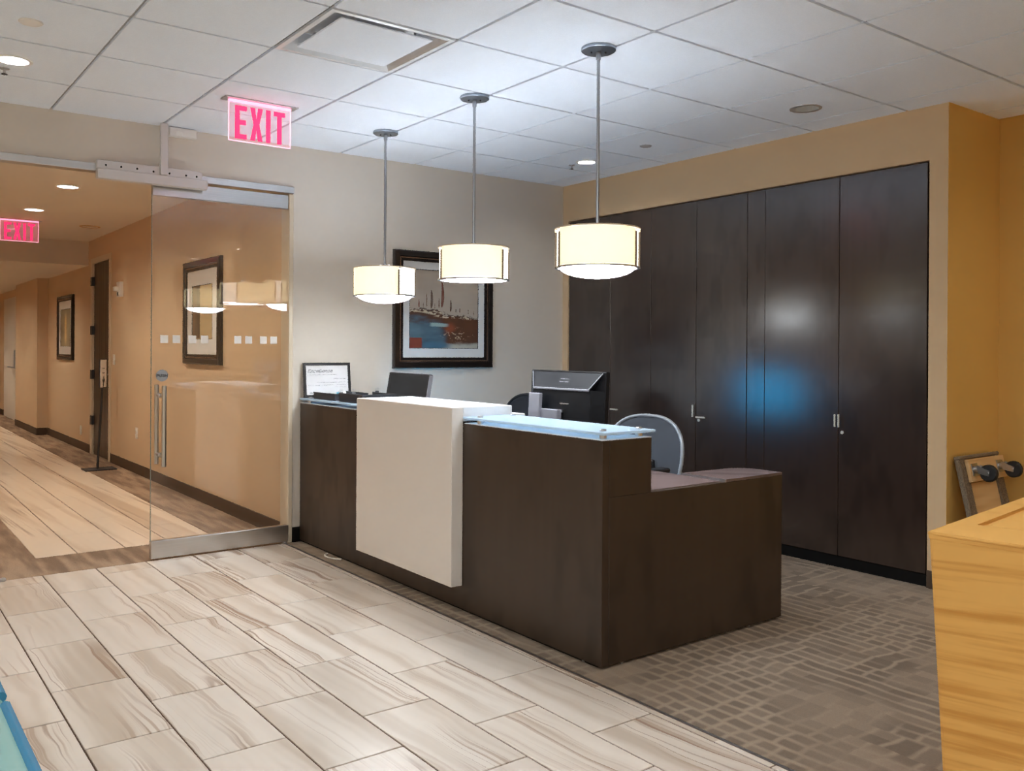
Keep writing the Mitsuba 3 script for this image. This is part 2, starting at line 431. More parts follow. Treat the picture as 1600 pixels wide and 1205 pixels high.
HC, HC2 = 2.632, 2.335
HCANS = [(1.464, 7.99, .082, True), (1.455, 9.54, .082, True), (1.45, 6.45, .08, True)]  # third one is unseen, lighting the near corridor
HCANS2 = [(1.45, 13.3, .08), (1.45, 15.8, .08), (1.45, 18.3, .08)]  # unseen, lighting the far corridor
poly = sbox(-.5, 5.82, XR + .05, 12.03)
for x, y, r, on in HCANS: poly = poly.difference(Point(x, y).buffer(r, 24))
poly2 = sbox(-.5, 12.03, XR + .2, 20.3)
for x, y, r in HCANS2: poly2 = poly2.difference(Point(x, y).buffer(r, 24))
c2 = struct('ceiling_corridor', 'cream plaster corridor ceiling stepping down to a lower part')
put(c2, cat([ext(poly, .08, HC), ext(poly2, .08, HC2), box(-.5, XR + .2, 12.03, 12.1, HC2, HC + .08)]), 'hall_ceiling_mat')

def baseboard(name, label, m, mat):
    k = struct(name, label); put(k, m, mat)
baseboard('baseboard_corridor', 'dark brown vinyl base along the corridor wall',
    cat([box(XR - .008, XR, 5.83, 10.843, 0, .105, .003), box(XR - .008, XR, 11.862, 14.75, 0, .105, .003), box(2.30, XR - .01, 14.742, 14.75, 0, .105, .003),
         box(2.292, 2.30, 14.742, 16.8, 0, .105, .003), box(XR - .008, XR, 16.8, 17.2, 0, .105), box(XR - .008, XR, 19.3, 20.2, 0, .105), box(-.4, XR - .01, 20.19, 20.2, 0, .105)]), 'base_dark')
baseboard('baseboard_back', 'black vinyl base at the foot of the white wall', box(2.438, CX, WY - .01, WY, 0, .10, .003), 'black_base')
baseboard('baseboard_right', 'dark base at the foot of the tan wall', cat([box(CX - .01, CX, 2.44, 2.545, 0, .10, .003), box(CX - .01, 5.44, 2.43, 2.44, 0, .10, .003), box(5.43, 5.44, -4, 2.43, 0, .10, .003)]), 'base_dark')

# door frame metalwork
k = struct('trim_1', 'brushed steel header rail above the glass door')
put(k, box(-.4, 2.43, WY - .035, WY + .05, 2.362, 2.408, .003), 'steel')
k = struct('trim_2', 'cream metal jamb beside the glass door')
put(k, box(2.405, 2.436, WY - .012, WY + .125, 0, 2.362, .004), 'off_white_trim')

# ------------------------------------------------------------------ glass entrance door
d = struct('door_1', 'frameless glass door leaf with brushed steel rails, standing right of the open doorway')
DX0, DX1, DY = 1.517, 2.398, WY - .012
part(d, 'glass', box(DX0 + .002, DX1 - .002, DY + .018, DY + .0182, .115, 2.262), 'clear_glass')
part(d, 'glass_edge', box(DX0 - .0005, DX0 + .002, DY + .013, DY + .023, .115, 2.262), 'glass_side', label='dark polished edge of the pane')
part(d, 'top_rail', box(DX0, DX1, DY, DY + .036, 2.258, 2.352, .003), 'steel', label='brushed steel top rail')
part(d, 'bottom_rail', box(DX0, DX1 + .012, DY - .004, DY + .04, .012, .122, .004), 'steel', label='brushed steel bottom rail')
part(d, 'pivot', cyl((2.39, DY + .018, 0), (2.39, DY + .018, .014), .02), 'satin')
for sgn, hx in ((-1, 1.553), (1, 1.602)):
    yy = DY + .018 + sgn * .082
    h = part(d, 'pull_handle', cyl((1.574, yy, .585), (1.574, yy, 1.085), .0145, 20, .003), 'chrome', True if False else 30, label='polished steel pull bar')
    for z in (.65, 1.02):
        part(h, 'mount', cat([cyl((1.574, yy, z), (1.574, DY + .018 + sgn * .001, z), .010, 16), cyl((1.574, DY + .018 + sgn * .008, z), (1.574, DY + .018 + sgn * .001, z), .016, 16)]), 'chrome', 30)
st = part(d, 'push_sticker', cyl((1.583, DY + .0165, 1.144), (1.583, DY + .0175, 1.144), .037, 32), 'push_grey', label='round grey sticker reading PUSH')
tx = meshkit.text_mesh('PUSH', .0165, .0012, True); tx.apply_translation((-tx.bounds[:, 0].mean(), -tx.bounds[:, 1].mean(), 0)); tx.apply_scale((1.12, 1, 1))
part(st, 'lettering', tf(tx, wallM(1.583, DY + .0162, 1.144, '-y')), 'hole')
for x in (1.5954, 1.6692, 1.768, 1.8446, 2.0608, 2.1336, 2.234, 2.305):
    part(d, 'frosted_square', box(x - .0235, x + .0235, DY + .0165, DY + .0175, 1.3715 - .0245, 1.3715 + .0245), 'frost_square', label='small frosted square on the glass')

k = thing('magnetic_lock', 'silver magnetic lock box screwed to the header rail above the glass door', 'lock')
part(k, 'body', box(1.187, 1.831, WY - .092, WY - .036, 2.313, 2.372, .003), 'alu')
pl = part(k, 'bracket', box(1.187, 1.80, WY - .075, WY - .036, 2.373, 2.424, .002), 'alu', label='perforated mounting bracket')
for x in (1.235, 1.32, 1.41, 1.505, 1.60, 1.70, 1.765):
    part(pl, 'screw', cyl((x, WY - .0765, 2.396 - .006 * (x > 1.5)), (x, WY - .075, 2.396 - .006 * (x > 1.5)), .006, 12), 'hole')
k = thing('cable_conduit', 'grey square conduit running from the lock bracket up to the ceiling', 'conduit')
put(k, box(1.54, 1.585, WY - .10, WY - .076, 2.373, CEIL - .001, .004), 'alu')
k = thing('motion_sensor', 'white motion sensor box mounted above the glass door under the ceiling', 'sensor')
part(k, 'housing', rbox(1.605, 1.775, WY - .05, WY - .001, 2.632, 2.688, .008), 'white_plastic', 30)
part(k, 'lens', box(1.640, 1.685, WY - .055, WY - .049, 2.638, 2.664, .003), 'lamp_white', label='square white sensor window')
k = thing('floor_latch', 'small steel floor latch at the left foot of the doorway', 'latch')
put(k, rbox(.60, .735, WY - .03, WY + .01, 0.0, .018, .006), 'satin', 30)
k = struct('door_4', 'open left door leaf folded back into the corridor')
put(k, box(.668, .684, 9.0, 9.35, .3, .62), 'dark_grey')
del scene[k], labels[k]

# ------------------------------------------------------------------ reception desk
DXF, DYE, DYB = 2.49, 2.675, 5.688
d = thing('reception_desk', 'dark wood L-shaped reception desk with a white front panel and frosted glass ledge', 'desk')
part(d, 'front_panel', box(DXF, DXF + .04, DYE, DYB, .012, .945, .002), 'desk_wood', label='dark wood front of the desk')
part(d, 'end_panel', box(DXF + .041, 2.777, DYE, DYE + .03, .7095, .945, .001), 'desk_wood')
part(d, 'wing_panel', box(DXF + .041, 3.695, DYE, DYE + .03, .012, .709, .002), 'desk_wood', label='low dark wood side wing')
for a, b in ((DYE + .031, 3.69), (4.73, DYB)):
    part(d, 'inner_panel', box(2.74, 2.777, a, b, .732, .945), 'desk_wood')
for a, b in ((DYE + .001, 3.69), (4.73, DYB)):
    part(d, 'ledge_board', box(DXF + .001, 2.777, a, b, .9455, .949), 'ledge_white', label='pale board under the glass ledge')
part(d, 'plinth', box(DXF + .015, DXF + .03, DYE + .04, DYB, 0, .011), 'black_base')
part(d, 'glass_ledge', box(DXF - .006, 2.79, DYE - .012, 3.693, .968, .980, .002), 'glass_frost', label='pale frosted glass ledge on steel standoffs')
part(d, 'glass_ledge', box(DXF - .006, 2.79, 4.722, DYB, .968, .980, .002), 'glass_frost', label='pale frosted glass ledge on steel standoffs')
for x, y in ((2.525, 3.60), (2.535, 2.72), (2.745, 2.72), (2.745, 3.62), (2.525, 5.60), (2.525, 4.78), (2.745, 5.6)):
    s = part(d, 'standoff', lathe([(0, 0), (.016, 0), (.016, .019), (0, .019)], 20, (x, y, .949)), 'chrome', 30)
    part(s, 'cap', lathe([(0, 0), (.015, 0), (.015, .006), (.012, .009), (0, .009)], 20, (x, y, .980)), 'chrome', 30)
part(d, 'white_panel', box(2.42, DXF - .001, 3.697, 4.722, .13, 1.0275, .003), 'panel_white', label='large white front panel standing proud of the dark desk')
part(d, 'white_top', box(DXF, 2.797, 3.697, 4.722, .955, 1.0275, .003), 'panel_white_cool', label='white counter top folding back from the panel')
part(d, 'white_back', box(2.7975, 2.886, 3.70, 4.70, .90, .981, .002), 'panel_white_cool', label='lower white step behind the counter')
part(d, 'white_support', box(DXF + .042, 2.777, 3.70, 4.72, .732, .954), 'desk_wood')
part(d, 'work_surface', box(DXF + .041, 3.268, DYE + .031, DYB, .699, .712, .002), 'work_wood', label='brown laminate work surface')
pts = [(3.273, DYE + .001), (3.695, DYE + .001), (3.695, 2.80)] + [(3.575 + .12 * math.cos(a), 2.80 + .13 * math.sin(a)) for a in np.linspace(.1, math.pi / 2, 8)] + [(3.273, 2.945)]
part(d, 'return_surface', ext(Polygon(pts), .012, .7095), 'work_wood', label='rounded brown end of the work surface')
part(d, 'joint_strip', box(3.268, 3.273, DYE + .001, 2.95, .700, .7225), 'satin', label='thin bright metal strip between the work surfaces')
part(d, 'return_panel', box(3.66, 3.69, DYE + .031, 2.9, .012, .70), 'desk_wood')
for x, y in ((2.62, 2.69), (3.46, 2.69), (2.505, 2.80)):
    part(d, 'glide', lathe([(0, 0), (.008, 0), (.008, .011), (0, .011)], 12, (x, y, 0)), 'satin')

k = thing('white_cable', 'short loop of white cable on the floor at the foot of the dark desk front', 'cable')
a = np.linspace(0, 1, 24)
put(k, tube(np.stack([2.478 - .045 * np.sin(a * math.pi) ** .6, 5.22 - .19 * a ** 1.3, .006 + 0 * a], 1), .0055, 8), 'cable_white', 40)

# ------------------------------------------------------------------ built-in cabinets
YS = [2.556, 3.107, 3.652, 3.797, 4.24, 4.684, 5.123, 5.625]
XF, ZB, ZT = CX + .006, .072, 2.386
def cabinet(y0, y1, y2, label):
    k = thing('storage_cabinet', label, 'cabinet', 'built-in storage cabinets along the tan wall')
    part(k, 'body', box(XF + .022, 5.28, y0, y2, .0, ZT - .002), 'black_base')
    for (a, b) in ((y0, y1), (y1, y2)):
        dr_ = part(k, 'door', box(XF, XF + .02, a + .0018, b - .0018, ZB, ZT - .004, .0015), 'cabinet_wood')
    part(k, 'toe_kick', box(XF + .012, XF + .0215, y0, y2, 0, ZB - .003), 'black_base')
    return k
def grip(k, door, m, label):
    part(door, 'handle', m, 'handle_silver', 30, label=label)
c1 = cabinet(YS[0], YS[1], YS[2], 'tall dark wood double-door cabinet at the near end, beside the tan corner')
c2_ = cabinet(YS[3], YS[4], YS[5], 'tall dark wood double-door cabinet in the middle, behind the mesh chair, with lever latch')
c3 = cabinet(YS[5], YS[6], YS[7], 'tall dark wood double-door cabinet at the far end, against the white wall')
k = thing('cabinet_filler', 'narrow dark wood filler panel between the middle and near cabinets', 'panel')
part(k, 'panel', box(XF + .0015, XF + .02, YS[2] + .0018, YS[3] - .0018, ZB, ZT - .004, .0015), 'cabinet_wood')
part(k, 'toe_kick', box(XF + .012, XF + .0215, YS[2], YS[3], 0, ZB - .003), 'black_base')
hz = XF - .018
grip(c1, c1 + '__door', cyl((hz, 3.117 - .022, .858), (hz, 3.117 - .022, .936), .006, 14), 'short vertical bar handle')
grip(c1, c1 + '__door_001', cyl((hz, 3.117 + .004, .858), (hz, 3.117 + .004, .936), .006, 14), 'short vertical bar handle')
for yy in (3.095, 3.121):
    pass
part(c1 + '__door', 'lock', cyl((XF, 3.078, .826), (XF - .008, 3.078, .826), .011, 20, .002), 'handle_silver', 30, label='round key lock')
part(c2_ + '__door_001', 'handle', cyl((hz, 4.253, .845), (hz, 4.253, .932), .0065, 14), 'handle_silver', 30, label='vertical bar handle')
part(c2_ + '__door', 'handle', cyl((hz, 4.222, .846), (hz, 4.142, .846), .0065, 14), 'handle_silver', 30, label='bar handle turned sideways')
part(c2_ + '__door', 'lock', cyl((XF, 4.205, .824), (XF - .012, 4.205, .824), .010, 20, .002), 'handle_silver', 30, label='round key lock')
part(c3 + '__door', 'handle', cyl((hz, 5.10, .852), (hz, 5.02, .852), .0065, 14), 'handle_silver', 30, label='bar handle turned sideways')
for kk, (yy, zz) in {c1 + '__door__handle': (3.095, .897), c1 + '__door_001__handle': (3.121, .897), c2_ + '__door_001__handle': (4.253, .89), c2_ + '__door__handle': (4.205, .846), c3 + '__door__handle': (5.08, .852)}.items():
    pass

# ------------------------------------------------------------------ ceiling fittings
def downlight(x, y, r, label, on, emit, z=CEIL, ring='lamp_white', group=None):
    k = thing('downlight', label, 'ceiling light', group)
    part(k, 'trim_ring', lathe([(r - .004, .002), (r - .004, -.004), (r + .012, -.003), (r + .013, 0), (r - .004, .002)], 36, (x, y, z)), ring, 40)
    h = .035 if on else .09
    part(k, 'reflector', lathe([(r - .004, 0), (r - .012, h), (r - .010, h), (r - .002, 0), (r - .004, 0)], 36, (x, y, z)), 'can_reflector', 40)
    if on:
        dd = lathe([(r - .012, 0), (0, 0)], 36, (x, y, z + h)); dd.faces = dd.faces[:, ::-1] if dd.face_normals[0][2] > 0 else dd.faces
        part(k, 'lamp', dd, 'lamp_white', emit=emit)
    else:
        part(k, 'lamp', trimesh.util.concatenate([lathe([(.022, 0), (.030, .02), (.022, .05), (0, .05)], 24, (x - .015, y, z + .03)), lathe([(r - .012, 0), (0, 0)], 24, (x, y, z + h))]), 'lamp_white', 40)
    return k
downlight(4.33, 4.84, .066, 'lit round downlight near the corner of white and tan walls', True, [v * 1.7 for v in CAN])
downlight(4.34, 3.0, .076, 'unlit round recessed downlight with silver reflector above the cabinets', False, None, ring='satin')
downlight(.645, 4.83, .072, 'lit round downlight at the left edge of the tile ceiling', True, CAN)
for x, y in unseen_cans:
    downlight(x, y, .072, 'unseen lit round downlight in the lobby ceiling, outside the view, lighting the lobby', True, CAN, group='lobby downlights out of view')
for i, (x, y, r, on) in enumerate(HCANS):
    downlight(x, y, r, ['nearest lit downlight in view in the corridor ceiling, broad and bright', 'second lit downlight in the corridor ceiling, above the corridor exit sign', 'unseen lit corridor downlight just inside the doorway, hidden by the header, lighting the near corridor'][i], on, HALLCAN, HC)
for i, (x, y, r) in enumerate(HCANS2):
    downlight(x, y, r, 'unseen lit downlight in the low far part of the corridor ceiling, lighting the far corridor', True, HALLCAN, HC2, group='far corridor downlights')
k = thing('ceiling_speaker', 'round brown ceiling ring beyond the glass door in the corridor', 'speaker')
part(k, 'ring', lathe([(.085, 0), (.088, -.008), (.105, -.006), (.106, 0), (.085, 0)], 36, (2.143, 10.49, HC)), 'pine', 40)
part(k, 'grille', lathe([(.085, -.003), (0, -.004)], 36, (2.143, 10.49, HC)), 'hall_ceiling_mat')
k = thing('ceiling_sensor', 'flat round white disc on the ceiling tile at the top left', 'sensor')
put(k, lathe([(0, -.008), (.040, -.008), (.046, -.005), (.047, 0), (0, 0)], 36, (.627, 4.213, CEIL)), 'white_plastic', 40)
k = thing('ceiling_sensor', 'small round grey disc on the ceiling in front of the cabinets', 'sensor')
put(k, lathe([(0, -.006), (.036, -.006), (.040, -.003), (.041, 0), (0, 0)], 36, (4.298, 4.21, CEIL)), 'ceiling_grid_mat', 40)
for (x, y, lab) in ((4.319, 4.99, 'small sprinkler head beside the lit downlight in the ceiling corner'), (.63, 5.0, 'small sprinkler head at the left edge below the lit downlight')):
    k = thing('sprinkler_head', lab, 'sprinkler')
    part(k, 'escutcheon', lathe([(0, -.003), (.022, -.003), (.024, 0), (0, 0)], 20, (x, y, CEIL)), 'satin', 40)
    part(k, 'stem', cyl((x, y, CEIL - .003), (x, y, CEIL - .026), .006, 10), 'satin', 40)
    part(k, 'deflector', lathe([(0, -.03), (.014, -.03), (.014, -.027), (0, -.027)], 16, (x, y, CEIL)), 'dark_grey')

# air diffuser
vx0, vx1, vy0, vy1 = VENT
k = thing('air_diffuser', 'square white air diffuser panel set in the ceiling grid', 'air vent')
cxv, cyv = (vx0 + vx1) / 2, (vy0 + vy1) / 2
Mv = np.eye(4); Mv[:3, :3] = np.diag([1, -1, -1.]); Mv[:3, 3] = (cxv, cyv, CEIL)
wv = GS - 2 * GAP
part(k, 'frame', tf(rectframe(wv, wv, [(0, -.01), (0, .002), (.022, .003), (.05, -.028), (.075, -.075), (.078, -.075), (.03, -.04)]), Mv), 'vent_white', 30, label='shiny sloping outer frame')
part(k, 'face_panel', box(cxv - .225, cxv + .225, cyv - .225, cyv + .225, CEIL - .001, CEIL + .007, .003), 'ceiling_tile_mat', label='flat white centre plate')
part(k, 'duct', box(cxv - .22, cxv + .22, cyv - .22, cyv + .22, CEIL + .072, CEIL + .08), 'alu')
for sx, sy in ((1, 1), (1, -1), (-1, 1), (-1, -1)):
    part(k, 'hanger', box(cxv + sx * .15 - .004, cxv + sx * .15 + .004, cyv + sy * .2 - .01, cyv + sy * .2 + .01, CEIL + .006, CEIL + .073), 'satin')
scene['ceiling__backing'] = shp(ext(sbox(-3, -4, 5.6, 5.72).difference(sbox(vx0 + .02, vy0 + .02, vx1 - .02, vy1 - .02)).difference(shapely.union_all([Point(h[0], h[1]).buffer(h[2] + .004, 24) for h in holes])), .09, CEIL + .0135), 'ceiling_grid_mat')
scene['ceiling__lid'] = shp(box(-3, 5.6, -4, 5.72, CEIL + .104, CEIL + .12), 'ceiling_grid_mat')
k = None
# added fill panels behind the viewer, brightening the lobby
for i, j in FILL_SPOTS:
    x0, y0 = GX + GS * i, GY + GS * j
    k = thing('fill_panel_light', 'added rectangular fill light panel in the lobby ceiling, outside the view', 'ceiling light', 'added lobby fill panels out of view')
    w_, h_ = 2 * GS - .02, GS - .02
    Mt = np.eye(4); Mt[:3, :3] = np.diag([1, -1, -1.]); Mt[:3, 3] = (x0 + GS, y0 + GS / 2, CEIL)
    part(k, 'frame', tf(rectframe(w_, h_, [(0, -.005), (0, .004), (.03, .004), (.03, -.005)]), Mt), 'lamp_white')
    l = trimesh.Trimesh([(x0 + .045, y0 + .045, CEIL), (x0 + 2 * GS - .045, y0 + .045, CEIL), (x0 + 2 * GS - .045, y0 + GS - .045, CEIL), (x0 + .045, y0 + GS - .045, CEIL)], [(0, 2, 1), (0, 3, 2)], process=False)
    part(k, 'lens', l, 'lamp_white', emit=FILL_PANEL)

# exit signs
def exit_sign(label, cx, cy, ztop, w, h, strength=1.0):
    k = thing('exit_sign', label, 'exit sign')
    part(k, 'ceiling_plate', box(cx - w * .59, cx + w * .59, cy - .045, cy + .045, ztop - .006, ztop, .002), 'satin', label='thin metal ceiling plate')
    part(k, 'channel', box(cx - w * .5, cx + w * .5, cy - .012, cy + .012, ztop - .018, ztop - .006), 'lamp_white', emit=[v * .8 * strength for v in (1.1, .22, .42)], label='glowing pink light channel')
    pl = part(k, 'panel', box(cx - w * .5, cx + w * .5, cy - .0025, cy + .0025, ztop - .018 - h, ztop - .0185), 'acrylic', emit=[v * strength for v in (.10, .012, .03)], label='clear edge-lit acrylic panel')
    zb = ztop - .018 - h
    part(pl, 'lit_edge', cat([box(cx - w * .5, cx + w * .5, cy - .003, cy + .003, zb - .003, zb + .003), box(cx - w * .5 - .002, cx - w * .5 + .003, cy - .003, cy + .003, zb, ztop - .02), box(cx + w * .5 - .003, cx + w * .5 + .002, cy - .003, cy + .003, zb, ztop - .02)]), 'lamp_white',
         emit=[v * strength for v in (.55, .17, .28)], label='bright pink glowing edge')
    H, S = h * .86, h * .122
    def L(polys, x):
        return [Polygon([(a + x, b) for a, b in p]) for p in polys]
    LW = w * .185
    shapes = L([[(0, 0), (LW, 0), (LW, S), (S, S), (S, H * .43), (LW * .92, H * .43), (LW * .92, H * .43 + S), (S, H * .43 + S), (S, H - S), (LW, H - S), (LW, H), (0, H)]], 0)
    XW = w * .20; g = w * .055
    shapes += L([[(0, 0), (S * 1.05, 0), (XW / 2, H * .36), (XW - S * 1.05, 0), (XW, 0), (XW / 2 + S * .62, H * .5), (XW, H), (XW - S * 1.05, H), (XW / 2, H * .64), (S * 1.05, H), (0, H), (XW / 2 - S * .62, H * .5)]], LW + g)
    shapes += L([[(0, 0), (S, 0), (S, H), (0, H)]], LW + XW + 2 * g)
    x3 = LW + XW + S + 3 * g
    shapes += L([[(LW / 2 - S / 2, 0), (LW / 2 + S / 2, 0), (LW / 2 + S / 2, H - S), (LW, H - S), (LW, H), (0, H), (0, H - S), (LW / 2 - S / 2, H - S)]], x3)
    tot = x3 + LW
    for s in shapes:
        m = ext(shapely.affinity.translate(s, -tot / 2, -h / 2 + h * .06), .003)
        part(k, 'letter', tf(m, wallM(cx, cy - .0028, ztop - .018 - h / 2, '-y')), 'red_letter', emit=[v * strength for v in EXITRED])
import shapely.affinity
exit_sign('glowing red EXIT sign on clear acrylic hanging from the tile ceiling', 1.86, 4.815, CEIL, .357, .212)
exit_sign('glowing red EXIT sign inside the corridor at the left edge', 1.452, 10.385, HC, .35, .205)

# ------------------------------------------------------------------ pendants
def screen(r, a0, a1, z0, z1, t=.0012, n=24):
    """an arc of fabric with thickness"""
    A = np.linspace(a0, a1, n)
    rin, rout = r - t / 2, r + t / 2
    V = np.vstack([np.stack([q * np.cos(A), q * np.sin(A), np.full(n, z)], 1) for q, z in ((rout, z0), (rout, z1))])
    F = []
    for i in range(n - 1):
        F += [(i, i + 1, n + i + 1), (i, n + i + 1, n + i)]
    return trimesh.Trimesh(V, F, process=False)
def pendant(x, y, zb, label, bowl, screens):
    k = thing('pendant_light', label, 'pendant lamp', 'drum pendants over the reception desk')
    R, Hh = .193, .175
    zt = zb + Hh
    can = part(k, 'canopy', lathe([(0, 0), (.078, 0), (.079, -.004), (.079, -.012), (.074, -.016), (.012, -.018), (0, -.018)], 40, (x, y, CEIL)), 'canopy_metal', 40, label='round metal ceiling canopy')
    rx, ry = math.cos(-yaw), math.sin(-yaw)
    for s in (-1, 1):
        part(can, 'screw', cyl((x + s * .032 * rx, y + s * .032 * ry, CEIL - .023), (x + s * .032 * rx, y + s * .032 * ry, CEIL - .015), .0045, 10), 'dark_grey')
    part(k, 'stem', cat([cyl((x, y, zt + .002), (x, y, CEIL - .018), .0075, 14), cyl((x, y, CEIL - .055), (x, y, CEIL - .018), .012, 16, .003), cyl((x, y, zt), (x, y, zt + .03), .012, 14)]), 'stem_metal', 40, label='thin metal down rod')
    for s in (-1, 1):
        part(k, 'finial', cyl((x + s * .026 * rx, y + s * .026 * ry, zt - .004), (x + s * .026 * rx, y + s * .026 * ry, zt + .024), .005, 10), 'lamp_white')
    part(k, 'spider', cat([box(x - R + .004, x + R - .004, y - .005, y + .005, zt - .009, zt - .005), box(x - .005, x + .005, y - R + .004, y + R - .004, zt - .009, zt - .005)]), 'satin')
    part(k, 'inner_drum', shift(screen(R - .006, 0, 2 * math.pi, zb + .006, zt - .006, n=49), x, y, 0), 'lamp_white', True, emit=DRUM, label='glowing white inner drum')
    for z in (zb, zt):
        part(k, 'rim', lathe([(R - .012, -.003), (R + .002, -.003), (R + .002, .003), (R - .012, .003), (R - .012, -.003)], 48, (x, y, z)), 'off_white_trim' if z == zt else 'satin', 40, label='thin rim of the shade')
    base = math.atan2(-y, -x)
    for a0, a1 in screens:
        A0, A1 = base + math.radians(a0), base + math.radians(a1)
        part(k, 'fabric_screen', shift(screen(R + .0005, A0, A1, zb + .003, zt - .003), x, y, 0), 'shade_fabric', True, label='cream fabric screen around the drum')
        for A in (A0, A1):
            px_, py_ = x + (R + .003) * math.cos(A), y + (R + .003) * math.sin(A)
            part(k, 'post', rotz(box(px_ - .006, px_ + .002, py_ - .0045, py_ + .0045, zb - .004, zt - .02), math.degrees(A), (px_, py_, 0)), 'post_metal', label='slim metal strip on the shade')
    if bowl:
        th = np.linspace(0, 1, 10)
        prof = [(.172 * math.cos(t * math.pi / 2), -.052 * math.sin(t * math.pi / 2)) for t in th]
        part(k, 'diffuser', lathe(prof[::-1], 40, (x, y, zb + .004)), 'lamp_white', True, emit=DIFF, label='glowing white glass bowl')
    else:
        part(k, 'diffuser', lathe([(0, 0), (.176, .002)], 40, (x, y, zb + .006)), 'lamp_white', emit=DIFF, label='flat glowing white diffuser')
    part(k, 'uplight_disc', lathe([(.15, 0), (0, .0)], 32, (x, y, zt - .025)), 'lamp_white', emit=PENDUP)
pendant(2.735, 4.96, 1.652, 'drum pendant with bright bowl hanging farthest over the desk, left of the painting', True, [(-95, 26), (100, 250)])
pendant(2.735, 3.97, 1.695, 'middle drum pendant with flat bottom, in front of the painting', False, [(-62, 52), (100, 250)])
pendant(2.735, 2.98, 1.692, 'nearest drum pendant with glowing bowl, in front of the dark cabinets', True, [(-60, 60), (75, 285)])

# ------------------------------------------------------------------ painting and certificate
def picture(label, cx, cy, cz, face, w, h, fw, matw, art_fn, name, mat_extra=0.0):
    k = thing('framed_picture', label, 'picture')
    M = wallM(cx, cy, cz, face)
    part(k, 'frame', tf(rectframe(w, h, [(0, .001), (0, .026), (.008, .034), (fw * .55, .036), (fw * .62, .026), (fw, .024), (fw, .001)]), M), 'frame_black', label='dark wood frame')
    part(k, 'lip', tf(rectframe(w - 2 * fw * .64, h - 2 * fw * .64, [(0, .020), (0, .0275), (.008, .0275), (.008, .020)]), M), 'frame_bronze', label='bronze inner lip')
    iw, ih = w - 2 * fw, h - 2 * fw
    poly = sbox(-iw / 2 - .003, -ih / 2 - .003, iw / 2 + .003, ih / 2 + .003).difference(sbox(-iw / 2 + matw, -ih / 2 + matw + mat_extra, iw / 2 - matw, ih / 2 - matw))
    part(k, 'mat', tf(ext(poly, .003, .013), M), 'mat_board', label='pale mat board')
    aw, ah = iw - 2 * matw, ih - 2 * matw - mat_extra
    P(name, proc(art_fn), rough=.75, spec=.2)
    part(k, 'art', tf(shift(box(-aw / 2 - .004, aw / 2 + .004, -ah / 2 - .004, ah / 2 + .004, .010, .0125), 0, mat_extra / 2, 0), M), name, label='art print')
    part(k, 'inner_line', tf(shift(rectframe(aw + .004, ah + .004, [(0, .0155), (0, .0168), (.004, .0168), (.004, .0155)]), 0, mat_extra / 2, 0), M), 'ink')
    return k
PCX, PCZ, PW, PH = (3.206 + 4.096) / 2, 1.612, .89, .872
